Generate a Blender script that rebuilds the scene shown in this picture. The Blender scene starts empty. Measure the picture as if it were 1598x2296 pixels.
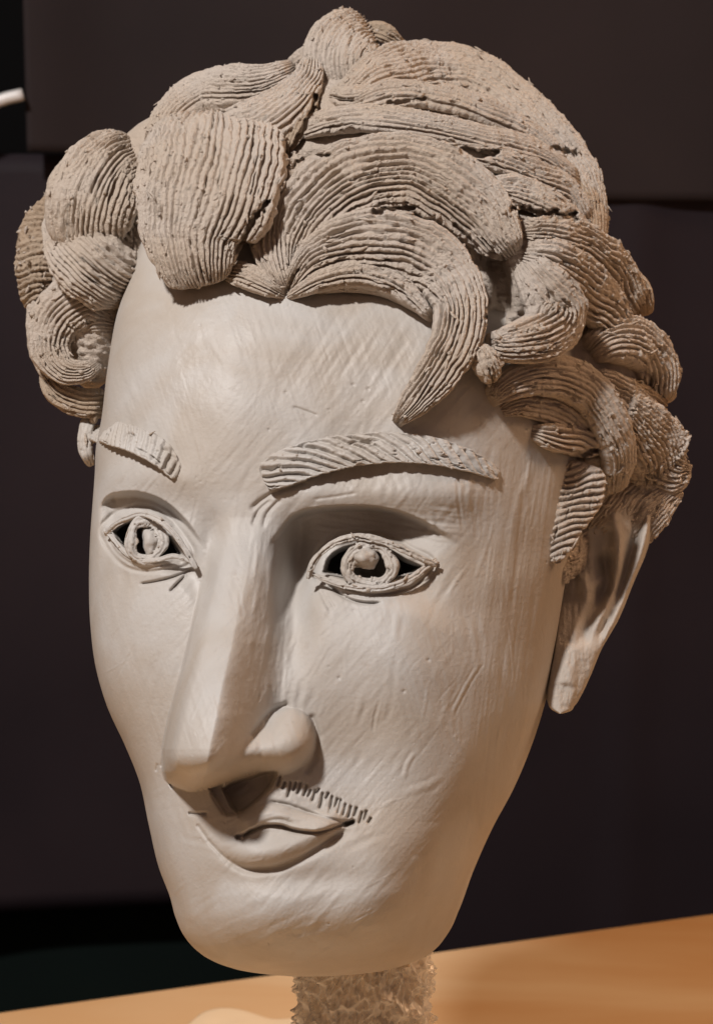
import bpy, math, random
import numpy as np
from mathutils import Vector, Matrix

random.seed(7)
rng = np.random.default_rng(7)
sc = bpy.context.scene
COL = sc.collection

# ------------------------------------------------------------------ camera, world, lights
SPAN, DIST, PITCH = 0.32, 0.50, math.radians(8)      # metres seen top to bottom at the sculpture, metres to it
PX = SPAN / 2296.0                                   # modelling unit: 2296 units top to bottom
F = DIST / PX
CAM = np.array([0.0, 0.0, 0.372])
FW = np.array([0, math.cos(PITCH), -math.sin(PITCH)])
RT = np.array([1.0, 0, 0])
UP = np.array([0, math.sin(PITCH), math.cos(PITCH)])

cd = bpy.data.cameras.new("camera")
cam = bpy.data.objects.new("camera", cd); COL.objects.link(cam)
cam.location = CAM
cam.rotation_euler = (math.radians(90) - PITCH, 0, 0)
cd.sensor_fit = 'VERTICAL'; cd.sensor_height = 24; cd.lens = 24 * DIST / SPAN
cd.clip_start = 0.01; cd.clip_end = 50
cd.dof.use_dof = True; cd.dof.focus_distance = DIST - 0.032; cd.dof.aperture_fstop = 16
sc.camera = cam

w = bpy.data.worlds.new("World"); sc.world = w; w.use_nodes = True
bg = w.node_tree.nodes["Background"]
bg.inputs[0].default_value = (1.0, 0.64, 0.52, 1); bg.inputs[1].default_value = 0.13

def area(name, loc, target, size, power, color):
    l = bpy.data.lights.new(name, 'AREA'); l.shape = 'DISK'; l.size = size; l.energy = power; l.color = color
    o = bpy.data.objects.new(name, l); COL.objects.link(o)
    o.location = loc
    o.rotation_euler = (Vector(target) - Vector(loc)).to_track_quat('-Z', 'Y').to_euler()
    return o
HEADC = (0.0, 0.49, 0.30)
area("ceiling_lamp", (-0.50, -0.16, 1.30), HEADC, 0.11, 18.0, (1.0, 0.955, 0.925))
wl = area("warm_table_fill", (0.78, 0.80, 0.85), (0.05, 0.72, 0.02), 0.5, 1.35, (1.0, 0.60, 0.33))  # added fill light: brightens the table and warms the head's right side
wl.data.spread = math.radians(75)
sc.view_settings.view_transform = 'Standard'
sc.view_settings.look = 'None'
sc.view_settings.exposure = 0.0
sc.view_settings.gamma = 1.0

# ------------------------------------------------------------------ maths helpers
TILT = 0.24
def world(u, v, d):
    """modelling coordinates (u right, v down, d towards the viewer) -> metres"""
    u = np.asarray(u, float); v = np.asarray(v, float); d = np.asarray(d, float)
    d = d + TILT * (v - 1150)                           # the head leans back a little
    k = (F - d) * PX
    a = (u - 799.0) / F; b = (1148.0 - v) / F
    return CAM + k[..., None] * (FW + a[..., None] * RT + b[..., None] * UP)

def sstep(x, a, b):
    t = np.clip((x - a) / (b - a), 0, 1)
    return t * t * (3 - 2 * t)

G = rng.random((64, 64, 64)).astype(np.float32)
def vnoise(x, y, z=0.0):
    x, y, z = np.broadcast_arrays(x, y, z)
    xi = np.floor(x).astype(np.int64); yi = np.floor(y).astype(np.int64); zi = np.floor(z).astype(np.int64)
    fx = x - xi; fy = y - yi; fz = z - zi
    fx = fx * fx * (3 - 2 * fx); fy = fy * fy * (3 - 2 * fy); fz = fz * fz * (3 - 2 * fz)
    x0 = xi & 63; x1 = (xi + 1) & 63; y0 = yi & 63; y1 = (yi + 1) & 63; z0 = zi & 63; z1 = (zi + 1) & 63
    def L(a, b, t): return a + (b - a) * t
    return 2 * L(L(L(G[x0, y0, z0], G[x1, y0, z0], fx), L(G[x0, y1, z0], G[x1, y1, z0], fx), fy),
                 L(L(G[x0, y0, z1], G[x1, y0, z1], fx), L(G[x0, y1, z1], G[x1, y1, z1], fx), fy), fz) - 1
def fbm(x, y, z=0.0, o=3):
    s = 0; a = 1.0
    for i in range(o):
        s = s + a * vnoise(x * 2 ** i + 17 * i, y * 2 ** i + 5 * i, z * 2 ** i + 9 * i); a *= 0.5
    return s / 1.6

def catmull(P, step):
    """resample control points (rows of any width); arc length on the first three columns"""
    P = np.asarray(P, float)
    A = np.vstack([2 * P[0] - P[1], P, 2 * P[-1] - P[-2]])
    out = []
    for i in range(1, len(A) - 2):
        n = 24
        t = np.linspace(0, 1, n, endpoint=False)[:, None]
        p0, p1, p2, p3 = A[i - 1], A[i], A[i + 1], A[i + 2]
        out.append(0.5 * (2 * p1 + (p2 - p0) * t + (2 * p0 - 5 * p1 + 4 * p2 - p3) * t ** 2 + (3 * p1 - p0 - 3 * p2 + p3) * t ** 3))
    out.append(P[-1:])
    Q = np.vstack(out)
    s = np.concatenate([[0], np.cumsum(np.linalg.norm(np.diff(Q[:, :3], axis=0), axis=1))])
    n = max(6, int(s[-1] / step))
    ss = np.linspace(0, s[-1], n + 1)
    return np.stack([np.interp(ss, s, Q[:, k]) for k in range(Q.shape[1])], 1), ss

def smooth_curve(pts, xs):
    """smooth interpolation of y over x"""
    p = np.asarray(pts, float); x, y = p[:, 0], p[:, 1]
    m = np.gradient(y, x)
    i = np.clip(np.searchsorted(x, xs) - 1, 0, len(x) - 2)
    h = x[i + 1] - x[i]; t = np.clip((xs - x[i]) / h, 0, 1)
    return ((2 * t ** 3 - 3 * t ** 2 + 1) * y[i] + (t ** 3 - 2 * t ** 2 + t) * h * m[i] + (-2 * t ** 3 + 3 * t ** 2) * y[i + 1] + (t ** 3 - t ** 2) * h * m[i + 1])

def pdist(U, V, pts):
    """distance to a polyline, position along it 0..1"""
    p = np.asarray(pts, float)
    best = np.full(U.shape, 1e9); tt = np.zeros(U.shape)
    L = np.linalg.norm(np.diff(p, axis=0), axis=1); S = np.concatenate([[0], np.cumsum(L)])
    for i in range(len(p) - 1):
        ax, ay = p[i]; bx, by = p[i + 1] - p[i]
        t = np.clip(((U - ax) * bx + (V - ay) * by) / (L[i] ** 2 + 1e-9), 0, 1)
        dd = np.hypot(U - ax - t * bx, V - ay - t * by)
        m = dd < best
        best = np.where(m, dd, best); tt = np.where(m, (S[i] + t * L[i]) / S[-1], tt)
    return best, tt

def polysd(U, V, poly):
    """signed distance, positive inside the closed polygon"""
    p = np.asarray(poly, float); q = np.vstack([p, p[:1]])
    d, _ = pdist(U, V, q)
    ins = np.zeros(U.shape, bool)
    for i in range(len(p)):
        x0, y0 = q[i]; x1, y1 = q[i + 1]
        c = ((y0 > V) != (y1 > V))
        ins ^= c & (U < (x1 - x0) * (V - y0) / (y1 - y0 + 1e-12) + x0)
    return np.where(ins, d, -d)

def smooth_poly(pts, closed=False, step=6):
    P = np.asarray(pts, float)
    if closed: P = np.vstack([P, P[:1]])
    z = np.zeros((len(P), 1))
    Q, _ = catmull(np.hstack([P, z]), step)
    Q = Q[:, :2]
    return Q[:-1] if closed else Q

def mesh_grid(name, W, wrap, mat, parent, caps=True, flip=False, hole=None):
    """W: rows x cols x 3 world points -> mesh; wrap closes the columns"""
    R, Cn = W.shape[:2]
    idx = np.arange(R * Cn).reshape(R, Cn)
    if wrap:
        nx = np.roll(idx, -1, 1)
        q = np.stack([idx[:-1], nx[:-1], nx[1:], idx[1:]], -1).reshape(-1, 4)
    else:
        q = np.stack([idx[:-1, :-1], idx[:-1, 1:], idx[1:, 1:], idx[1:, :-1]], -1).reshape(-1, 4)
    if hole is not None: q = q[~hole.ravel()[q].all(1)]
    if flip: q = q[:, ::-1]
    return mesh_raw(name, W.reshape(-1, 3), q, mat, parent)

def mesh_raw(name, V, Q, mat, parent, smooth=True):
    me = bpy.data.meshes.new(name)
    V = np.ascontiguousarray(V, np.float32); Q = np.ascontiguousarray(Q, np.int32)
    k = Q.shape[1]
    me.vertices.add(len(V)); me.vertices.foreach_set("co", V.ravel())
    me.loops.add(Q.size); me.loops.foreach_set("vertex_index", Q.ravel())
    me.polygons.add(len(Q))
    me.polygons.foreach_set("loop_start", np.arange(0, Q.size, k, dtype=np.int32))
    me.polygons.foreach_set("use_smooth", np.full(len(Q), smooth))
    me.update(calc_edges=True); me.validate()
    me.materials.append(mat)
    o = bpy.data.objects.new(name, me); COL.objects.link(o)
    if parent is not None:
        o.parent = parent
        o.matrix_parent_inverse = Matrix.Translation(-world_origin(parent))
    return o
def world_origin(o):
    t = Vector((0, 0, 0))
    while o is not None:
        t += Vector(o.location); o = o.parent
        if o is None: break
    return t
def empty(name, loc):
    o = bpy.data.objects.new(name, None); COL.objects.link(o); o.location = loc; o.empty_display_size = 0.02
    return o
def tag(o, label=None, cat=None, group=None, kind=None):
    if label: o['label'] = label
    if cat: o['category'] = cat
    if group: o['group'] = group
    if kind: o['kind'] = kind
    return o

# ------------------------------------------------------------------ materials
def nodes(name):
    m = bpy.data.materials.new(name); m.use_nodes = True
    nt = m.node_tree
    return m, nt, nt.nodes["Principled BSDF"]
def clay_material(name, c1, c2, c3, rough=0.55, bump=0.5, streak=True, patch=9.0, bd=0.00035, ks=1.0):
    m, nt, p = nodes(name)
    N = nt.nodes.new; L = nt.links.new
    tc = N('ShaderNodeNewGeometry')
    def noise(scale, detail=4, r=0.6, vec=None, dist=0.0):
        n = N('ShaderNodeTexNoise'); n.inputs['Scale'].default_value = scale; n.inputs['Detail'].default_value = detail
        n.inputs['Roughness'].default_value = r; n.inputs['Distortion'].default_value = dist
        L(vec or tc.outputs['Position'], n.inputs['Vector']); return n
    n1 = noise(patch * 2.2, 3, 0.55, dist=0.6)
    r1 = N('ShaderNodeValToRGB'); r1.color_ramp.elements[0].position = 0.38; r1.color_ramp.elements[1].position = 0.64
    r1.color_ramp.elements[0].color = (*c1, 1); r1.color_ramp.elements[1].color = (*c2, 1)
    L(n1.outputs['Fac'], r1.inputs['Fac'])
    n2 = noise(190, 5, 0.7)
    r2 = N('ShaderNodeValToRGB'); r2.color_ramp.elements[0].position = 0.60; r2.color_ramp.elements[1].position = 0.80
    r2.color_ramp.elements[0].color = (0, 0, 0, 1); r2.color_ramp.elements[1].color = (1, 1, 1, 1)
    L(n2.outputs['Fac'], r2.inputs['Fac'])
    mx = N('ShaderNodeMixRGB'); mx.inputs['Color2'].default_value = (*c3, 1)
    mm = N('ShaderNodeMath'); mm.operation = 'MULTIPLY'; mm.inputs[1].default_value = 0.55
    L(r2.outputs['Color'], mm.inputs[0]); L(mm.outputs[0], mx.inputs['Fac']); L(r1.outputs['Color'], mx.inputs['Color1'])
    L(mx.outputs['Color'], p.inputs['Base Color'])
    # gloss varies where the clay was wetted and smoothed
    n3 = noise(28, 4, 0.6)
    mr = N('ShaderNodeMapRange'); mr.inputs['From Min'].default_value = 0.35; mr.inputs['From Max'].default_value = 0.68
    mr.inputs['To Min'].default_value = rough - 0.10; mr.inputs['To Max'].default_value = rough + 0.16
    L(n3.outputs['Fac'], mr.inputs['Value']); L(mr.outputs['Result'], p.inputs['Roughness'])
    # fine relief
    mp = N('ShaderNodeMapping'); mp.inputs['Rotation'].default_value = (0.3, 0.5, 0.2)
    mp.inputs['Scale'].default_value = (520, 520, 110)
    L(tc.outputs['Position'], mp.inputs['Vector'])
    na = noise(1.0, 4, 0.65, vec=mp.outputs['Vector'])
    nb = noise(900 * ks, 5, 0.7)
    nc = noise(240 * ks, 4, 0.6)
    a1 = N('ShaderNodeMath'); a1.operation = 'MULTIPLY_ADD'; a1.inputs[1].default_value = 0.45 if streak else 0.1
    L(na.outputs['Fac'], a1.inputs[0]); L(nb.outputs['Fac'], a1.inputs[2])
    a2 = N('ShaderNodeMath'); a2.operation = 'MULTIPLY_ADD'; a2.inputs[1].default_value = 0.8 if streak else 1.8
    L(nc.outputs['Fac'], a2.inputs[0]); L(a1.outputs[0], a2.inputs[2])
    b = N('ShaderNodeBump'); b.inputs['Strength'].default_value = bump; b.inputs['Distance'].default_value = bd
    L(a2.outputs[0], b.inputs['Height']); L(b.outputs['Normal'], p.inputs['Normal'])
    p.inputs['Specular IOR Level'].default_value = 0.42
    return m
M_FACE = clay_material("smoothed_clay", (0.432, 0.382, 0.328), (0.495, 0.472, 0.444), (0.37, 0.31, 0.26), 0.50, 0.40, patch=12)
M_EAR = clay_material("ear_clay", (0.455, 0.405, 0.352), (0.485, 0.445, 0.405), (0.38, 0.322, 0.272), 0.85, 0.8)
M_HAIR = clay_material("combed_clay", (0.565, 0.47, 0.38), (0.60, 0.525, 0.455), (0.45, 0.355, 0.27), 0.72, 1.0, streak=False, patch=14, bd=0.0008, ks=1.7)
M_DRY = clay_material("dry_brown_clay", (0.45, 0.335, 0.235), (0.49, 0.385, 0.285), (0.34, 0.235, 0.15), 0.8, 1.0, streak=False, patch=20, bd=0.0009, ks=1.7)

# ------------------------------------------------------------------ the head: base form
LC = [(200, 520), (300, 430), (400, 370), (500, 330), (600, 298), (700, 264), (830, 241), (950, 226), (1000, 216), (1060, 213),
      (1130, 208), (1200, 203), (1300, 200), (1400, 203), (1500, 216), (1590, 243), (1670, 280), (1750, 312), (1850, 334), (1950, 358),
      (2010, 381), (2060, 395), (2100, 414), (2130, 440), (2150, 468), (2167, 508), (2179, 556), (2186, 610), (2190, 660)]
RC = [(200, 900), (300, 1080), (400, 1180), (500, 1240), (600, 1275), (700, 1295), (830, 1300), (950, 1298), (1100, 1292),
      (1250, 1276), (1350, 1259), (1450, 1243), (1560, 1225), (1640, 1202), (1770, 1150), (1860, 1102), (1960, 1060), (2050, 1030),
      (2100, 1008), (2125, 986), (2145, 956), (2160, 920), (2172, 880), (2181, 832), (2186, 785), (2190, 720)]
AF = [(200, 20), (300, 80), (400, 130), (500, 180), (600, 250), (700, 308), (850, 335), (1000, 338), (1080, 332), (1200, 318), (1350, 322),
      (1500, 325), (1650, 318), (1800, 312), (1950, 318), (2020, 308), (2070, 288), (2110, 256), (2140, 218), (2160, 180), (2175, 134), (2185, 82), (2190, 28)]
NEXP = 2.25
def contour(v):
    return smooth_curve(LC, v), smooth_curve(RC, v), smooth_curve(AF, v)
def base_depth_X(X, v, A, hx):
    Y = np.clip(1 - np.abs(X) ** NEXP, 0, 1) ** (1 / NEXP)
    lowf = sstep(v, 2190, 2000)
    d = A * Y - 0.10 * X * hx
    d += 46 * Y * np.exp(-((X - 0.48) / 0.30) ** 2) * lowf * sstep(v, 500, 900)           # temple / cheek corner
    return d
def face_base(u, v):
    v = np.clip(v, 201, 2189); xl, xr, A = contour(v)
    hx = (xr - xl) / 2; xc = (xr + xl) / 2
    X = np.clip((u - xc) / hx, -0.998, 0.998)
    return base_depth_X(X, v, A, hx)

# ---- sculpted relief of the face, in modelling coordinates
EYE_R_UP = [(690, 1290), (703, 1252), (730, 1222), (765, 1202), (804, 1196), (850, 1203), (895, 1220), (940, 1243), (978, 1260)]
EYE_R_LO = [(690, 1292), (728, 1308), (770, 1322), (820, 1328), (868, 1325), (915, 1308), (950, 1284), (978, 1262)]
EYE_R_OPEN = [(722, 1284), (735, 1250), (765, 1228), (800, 1219), (845, 1219), (880, 1234), (912, 1254), (948, 1272), (920, 1290), (900, 1298), (868, 1306), (820, 1310), (770, 1300)]
EYE_L_UP = [(236, 1192), (258, 1170), (290, 1153), (318, 1146), (352, 1156), (385, 1182), (412, 1218), (440, 1268)]
EYE_L_LO = [(238, 1196), (262, 1226), (285, 1250), (318, 1266), (355, 1264), (392, 1256), (440, 1272)]
EYE_L_OPEN = [(252, 1192), (275, 1172), (310, 1162), (345, 1170), (372, 1192), (398, 1225), (406, 1245), (370, 1250), (330, 1254), (295, 1246), (270, 1222)]
NOSE = np.array([  # v, left foot, ridge left, ridge right, right foot, height
    (1100, 470, 540, 600, 680, 0), (1160, 462, 530, 580, 676, 7), (1220, 458, 510, 564, 660, 26), (1290, 452, 492, 553, 645, 52), (1400, 428, 462, 528, 640, 84),
    (1500, 405, 435, 507, 636, 112), (1600, 378, 408, 486, 628, 142), (1680, 362, 388, 470, 612, 166), (1730, 362, 388, 462, 600, 172),
    (1760, 370, 395, 450, 590, 160), (1800, 380, 400, 440, 580, 150)], float)
NOSE_BOT = [(340, 1720), (372, 1748), (405, 1766), (432, 1771), (470, 1764), (510, 1750), (550, 1735), (580, 1727), (610, 1732), (650, 1738), (690, 1715), (720, 1690)]
NOSTRIL = [(497, 1768), (520, 1752), (570, 1736), (600, 1728), (624, 1728), (618, 1750), (600, 1775), (575, 1800), (530, 1826)]
MOUTH = [(532, 1876), (548, 1872), (566, 1862), (595, 1852), (629, 1852), (659, 1862), (702, 1867), (735, 1861), (766, 1850), (790, 1844)]
LIP_LO = [(444, 1852), (474, 1893), (509, 1925), (552, 1943), (616, 1940), (680, 1914), (745, 1875), (790, 1846)]

def relief(U, V):
    H = np.zeros_like(U)
    H -= 190 * np.exp(-(((U - 1118) / 75) ** 2 + ((V - 630) / 115) ** 2))     # under the hair
    # ---- eye sockets
    def socket(crease, depth, reach, power, fadeL, fadeR):
        c = smooth_poly(crease)
        vv = np.interp(U, c[:, 0], c[:, 1])
        dv = V - vv
        span = sstep(U, *fadeL) * (1 - sstep(U, *fadeR))
        prof = sstep(dv, -4, 13) * (1 - sstep(dv, reach * 0.45, reach))
        return -depth * prof * span
    H += socket([(600, 1215), (626, 1192), (652, 1160), (690, 1143), (756, 1136), (820, 1136), (875, 1143), (925, 1158), (964, 1176), (1005, 1198), (1045, 1224)], 88, 230, 1, (600, 680), (850, 1040))
    H += socket([(205, 1150), (225, 1128), (252, 1108), (312, 1104), (371, 1126), (418, 1168), (462, 1224)], 56, 170, 1, (215, 260), (385, 465))
    # hollow between nose and near eye
    H += -56 * np.exp(-((U - (664 - 0.03 * (V - 1250))) / 38) ** 2) * sstep(V, 1130, 1240) * (1 - sstep(V, 1330, 1560))
    H += -16 * np.exp(-((U - (470 - 0.12 * (V - 1250))) / 30) ** 2) * sstep(V, 1120, 1220) * (1 - sstep(V, 1300, 1450))
    # brow bone
    H += 20 * np.exp(-((V - (1105 - 0.00018 * (U - 850) ** 2 * -0.4)) / 42) ** 2) * sstep(U, 590, 700) * (1 - sstep(U, 1000, 1130))
    H += 12 * np.exp(-((V - (1060 + 0.0008 * (U - 300) ** 2)) / 40) ** 2) * (1 - sstep(U, 400, 480))
    # eyeball swelling
    H += 46 * np.exp(-(((U - 832) / 112) ** 2 + ((V - 1268) / 62) ** 2) ** 1.6)
    H += 34 * np.exp(-(((U - 335) / 84) ** 2 + ((V - 1212) / 56) ** 2) ** 1.6)
    # cheeks, chin, lips area
    H += 30 * np.exp(-(((U - 850) / 190) ** 2 + ((V - 1470) / 150) ** 2))
    H += 14 * np.exp(-(((U - 300) / 100) ** 2 + ((V - 1420) / 150) ** 2))
    H += 20 * np.exp(-(((U - 610) / 210) ** 2 + ((V - 1860) / 140) ** 2))
    H += -14 * np.exp(-(((U - 640) / 150) ** 2 + ((V - 1972) / 34) ** 2))
    H += 20 * np.exp(-(((U - 590) / 170) ** 2 + ((V - 2060) / 80) ** 2))
    H += -16 * np.exp(-(((U - 830) / 120) ** 2 + ((V - 1760) / 140) ** 2))
    # flat planes cut along temple and jaw
    jl = np.interp(V, [950, 1250, 1600, 1900, 2150], [1150, 1118, 1075, 960, 840])
    H += 5 * np.exp(-((U - jl) / 42) ** 2) * sstep(V, 980, 1150) * (1 - sstep(V, 1850, 2050))
    # ---- nose
    rows = [np.interp(V, NOSE[:, 0], NOSE[:, k]) for k in range(1, 6)]
    fl, rl, rr, fr, hh = rows; hh = hh * 1.38
    wob = 3.0 * fbm(V / 60.0, U / 200.0, 3.3)
    left = np.clip((U - fl) / np.maximum(rl - fl, 1), 0, 1); right = np.clip((fr - U + wob) / np.maximum(fr - rr, 1), 0, 1)
    soft = left * left * (3 - 2 * left)
    tight = sstep(U, fl, fl + 9) * (0.50 + 0.50 * np.sin(math.pi / 2 * np.clip((U - fl) / np.maximum(rl - fl + 12, 1), 0, 1)))
    kt = sstep(V, 1250, 1450)
    ls = soft * (1 - kt) + tight * kt
    rs = (1 - (1 - right) ** 1.3) ** 1.15
    plane = 1 - 0.05 * np.abs((U - (rl + rr) / 2) / np.maximum(rr - rl, 1)) ** 2
    prof = np.where(U < (rl + rr) / 2, ls, rs) * plane
    bot = smooth_poly(NOSE_BOT)
    vb = np.interp(U, bot[:, 0], bot[:, 1])
    cq = np.clip((vb + 3 - V) / 62, 0, 1)
    cut = np.sqrt(np.clip(1 - (1 - cq) ** 2, 0, 1))
    cut = np.where((U > 340) & (U < 724), cut, (1 - sstep(V, 1690, 1740)))
    tipround = 1 - 0.22 * sstep(V, 1690, 1765)
    nose = hh * prof * cut * tipround
    # ala
    r = np.sqrt(((U - 642) / 66) ** 2 + ((V - 1662) / 74) ** 2 + 0.30 * ((U - 642) / 66) * ((V - 1662) / 74))
    ala = 82 * np.clip(1 - r ** 2, 0, 1) ** 0.55 * np.where(V > 1700, np.clip(cut * 1.3, 0, 1), 1)
    dd, tt = pdist(U, V, [(440, 1715), (520, 1705), (590, 1688), (650, 1668)])
    brid = np.interp(tt, [0, 0.38, 0.7, 1], [196, 126, 96, 86]) * np.clip(1 - (dd / 60) ** 2, 0, 1) ** 0.6 * cut
    kk = 7.0; mxn = np.maximum(nose, np.maximum(ala, brid))
    nose = mxn + kk * np.log(np.exp((nose - mxn) / kk) + np.exp((ala - mxn) / kk) + np.exp((brid - mxn) / kk)) - kk * math.log(3)
    nose = np.maximum(nose, 0)
    H += nose
    # notch over the ala
    d, t = pdist(U, V, [(566, 1648), (585, 1618), (612, 1592), (640, 1580)])
    H -= 12 * np.exp(-(d / 6) ** 2)
    d, t = pdist(U, V, [(700, 1610), (712, 1650), (708, 1700), (690, 1730)])
    H -= 8 * np.exp(-(d / 7) ** 2)
    # nostril and the hollow under the nose
    s = polysd(U, V, smooth_poly(NOSTRIL, True))
    tri = sstep(s, -2, 9) * np.interp(U, [495, 530, 600, 625], [80, 74, 56, 30])
    H -= tri
    s = polysd(U, V, [(468, 1768), (500, 1756), (529, 1828), (508, 1830)])
    H -= 30 * sstep(s, -2, 6)
    # ---- mouth
    lo = smooth_poly(LIP_LO); mo = smooth_poly(MOUTH)
    vlo = np.interp(U, lo[:, 0], lo[:, 1]); inl = (U > 444) & (U < 790)
    dv = vlo - V
    k = sstep(U, 480, 580) * (1 - sstep(U, 730, 792))
    lower = k * (10 * sstep(dv, -3, 5) + 8 * sstep(dv, 5, 30)) * (1 - sstep(dv, 30, 78))
    H += np.where(inl, lower, 0)
    d, t = pdist(U, V, lo + np.array([4, 5]))
    H -= 13 * np.exp(-(d / 11) ** 2) * sstep(t, 0.08, 0.35) * (1 - sstep(t, 0.9, 1.0))
    d, t = pdist(U, V, lo)
    H -= 5 * np.exp(-(d / 4) ** 2) * (1 - sstep(t, 0.1, 0.4))
    vm = np.interp(U, mo[:, 0], mo[:, 1])
    up = (vm - V)
    H += np.where((U > 530) & (U < 792), 20 * sstep(up, -2, 8) * (1 - sstep(up, 26, 52)) * sstep(U, 530, 560) * (1 - sstep(U, 700, 790)), 0)
    d, t = pdist(U, V, mo)
    H -= 14 * np.exp(-(d / 4.2) ** 2)
    d, t = pdist(U, V, [(534, 1880), (545, 1884), (553, 1872), (562, 1862)])
    H -= 12 * np.exp(-(d / 4.5) ** 2)
    d, t = pdist(U, V, [(776, 1848), (790, 1843)])
    H -= 30 * np.exp(-(d / 5) ** 2)
    def groove(pts, dep, wd, a=0.12, b=0.88):
        nonlocal H
        d, t = pdist(U, V, smooth_poly(pts, step=5) if len(pts) > 2 else pts)
        H -= dep * np.exp(-(d / wd) ** 2) * np.minimum(sstep(t, -0.02, a), 1 - sstep(t, b, 1.02))
    groove([(596, 1797), (620, 1800), (650, 1806), (700, 1824), (745, 1838), (784, 1848)], 8, 4)
    groove([(644, 1813), (680, 1820), (720, 1830)], 5, 3)
    groove([(421, 1823), (440, 1825), (466, 1824)], 11, 3.2)
    groove([(532, 1832), (558, 1815), (575, 1800)], 10, 4)
    groove([(560, 1868), (590, 1846), (625, 1838), (660, 1848)], 6, 5)
    groove([(472, 1775), (486, 1800), (505, 1828)], 9, 3.5)
    groove([(380, 1755), (388, 1768)], 9, 3)
    groove([(366, 1700), (361, 1720)], 5, 3); groove([(354, 1712), (350, 1730)], 5, 3)
    # moustache strokes
    ms = [(629, 1738, 26), (640, 1752, 18), (652, 1750, 40), (664, 1752, 22), (674, 1752, 30), (688, 1757, 30), (697, 1768, 20), (707, 1768, 30), (716, 1766, 14),
          (724, 1775, 40), (737, 1776, 16), (745, 1782, 44), (757, 1788, 24), (764, 1790, 36), (775, 1800, 30), (787, 1805, 30), (800, 1808, 24), (812, 1818, 30), (822, 1815, 26), (832, 1832, 14)]
    for (x, y, l) in ms:
        groove([(x, y), (x - 3, y + l * 0.5), (x - 8, y + l)], 12, 3.0)
    # lines under the eyes
    groove([(700, 1302), (722, 1305), (745, 1320), (765, 1334), (790, 1346), (820, 1352), (857, 1352)], 15, 3.4, 0.3)
    groove([(716, 1320), (730, 1350), (742, 1370)], 6, 4.5); groove([(728, 1326), (740, 1348), (750, 1366)], 5, 3)
    groove([(690, 1296), (715, 1298), (740, 1302)], 8, 3)
    groove([(745, 1304), (800, 1326), (860, 1333), (915, 1322), (955, 1290), (978, 1264)], 10, 4)
    groove([(311, 1310), (345, 1305), (390, 1294), (437, 1274)], 12, 3.2)
    groove([(380, 1328), (400, 1308), (420, 1288)], 10, 3.2); groove([(389, 1318), (410, 1296), (418, 1283)], 7, 2.8)
    groove([(240, 1205), (268, 1245), (318, 1272), (392, 1262)], 7, 4)
    # crease lines on the upper lids
    groove([(560, 1145), (590, 1120), (625, 1100), (690, 1080)], 9, 6); groove([(566, 1180), (580, 1145), (608, 1120)], 7, 4)
    groove([(590, 1185), (600, 1150), (630, 1118)], 6, 4)
    groove([(700, 1120), (760, 1112), (800, 1105)], 2.5, 3)
    # forehead scratches
    groove([(655, 912), (680, 920), (712, 932)], 3.5, 3)
    groove([(1015, 1610), (1050, 1540), (1085, 1485)], 1.8, 3); groove([(1008, 1596), (1042, 1530), (1066, 1492)], 1.6, 3)
    for (x, y) in [(825, 872), (791, 863), (813, 900), (640, 880), (470, 520), (700, 1640), (960, 1480), (905, 1550), (760, 1520)]:
        H -= 3.5 * np.exp(-(np.hypot(U - x, V - y) / 3.2) ** 2)
    # ---- eye openings: real hollows into the clay
    for poly, dep, e in ((EYE_R_OPEN, 150, 1), (EYE_L_OPEN, 110, 1)):
        s = polysd(U, V, smooth_poly(poly, True))
        H += 6 * np.exp(-((s + 12) / 12) ** 2) * (1 + 0.5 * vnoise(U / 14.0, V / 9.0, 33.0)) - 7 * np.exp(-((s + 27) / 5.5) ** 2)
        H -= 0.5 * dep * sstep(s, -1, 9)
    return H
def eye_holes(U, V):
    return (polysd(U, V, smooth_poly(EYE_R_OPEN, True)) > 7) | (polysd(U, V, smooth_poly(EYE_L_OPEN, True)) > 6)

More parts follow.
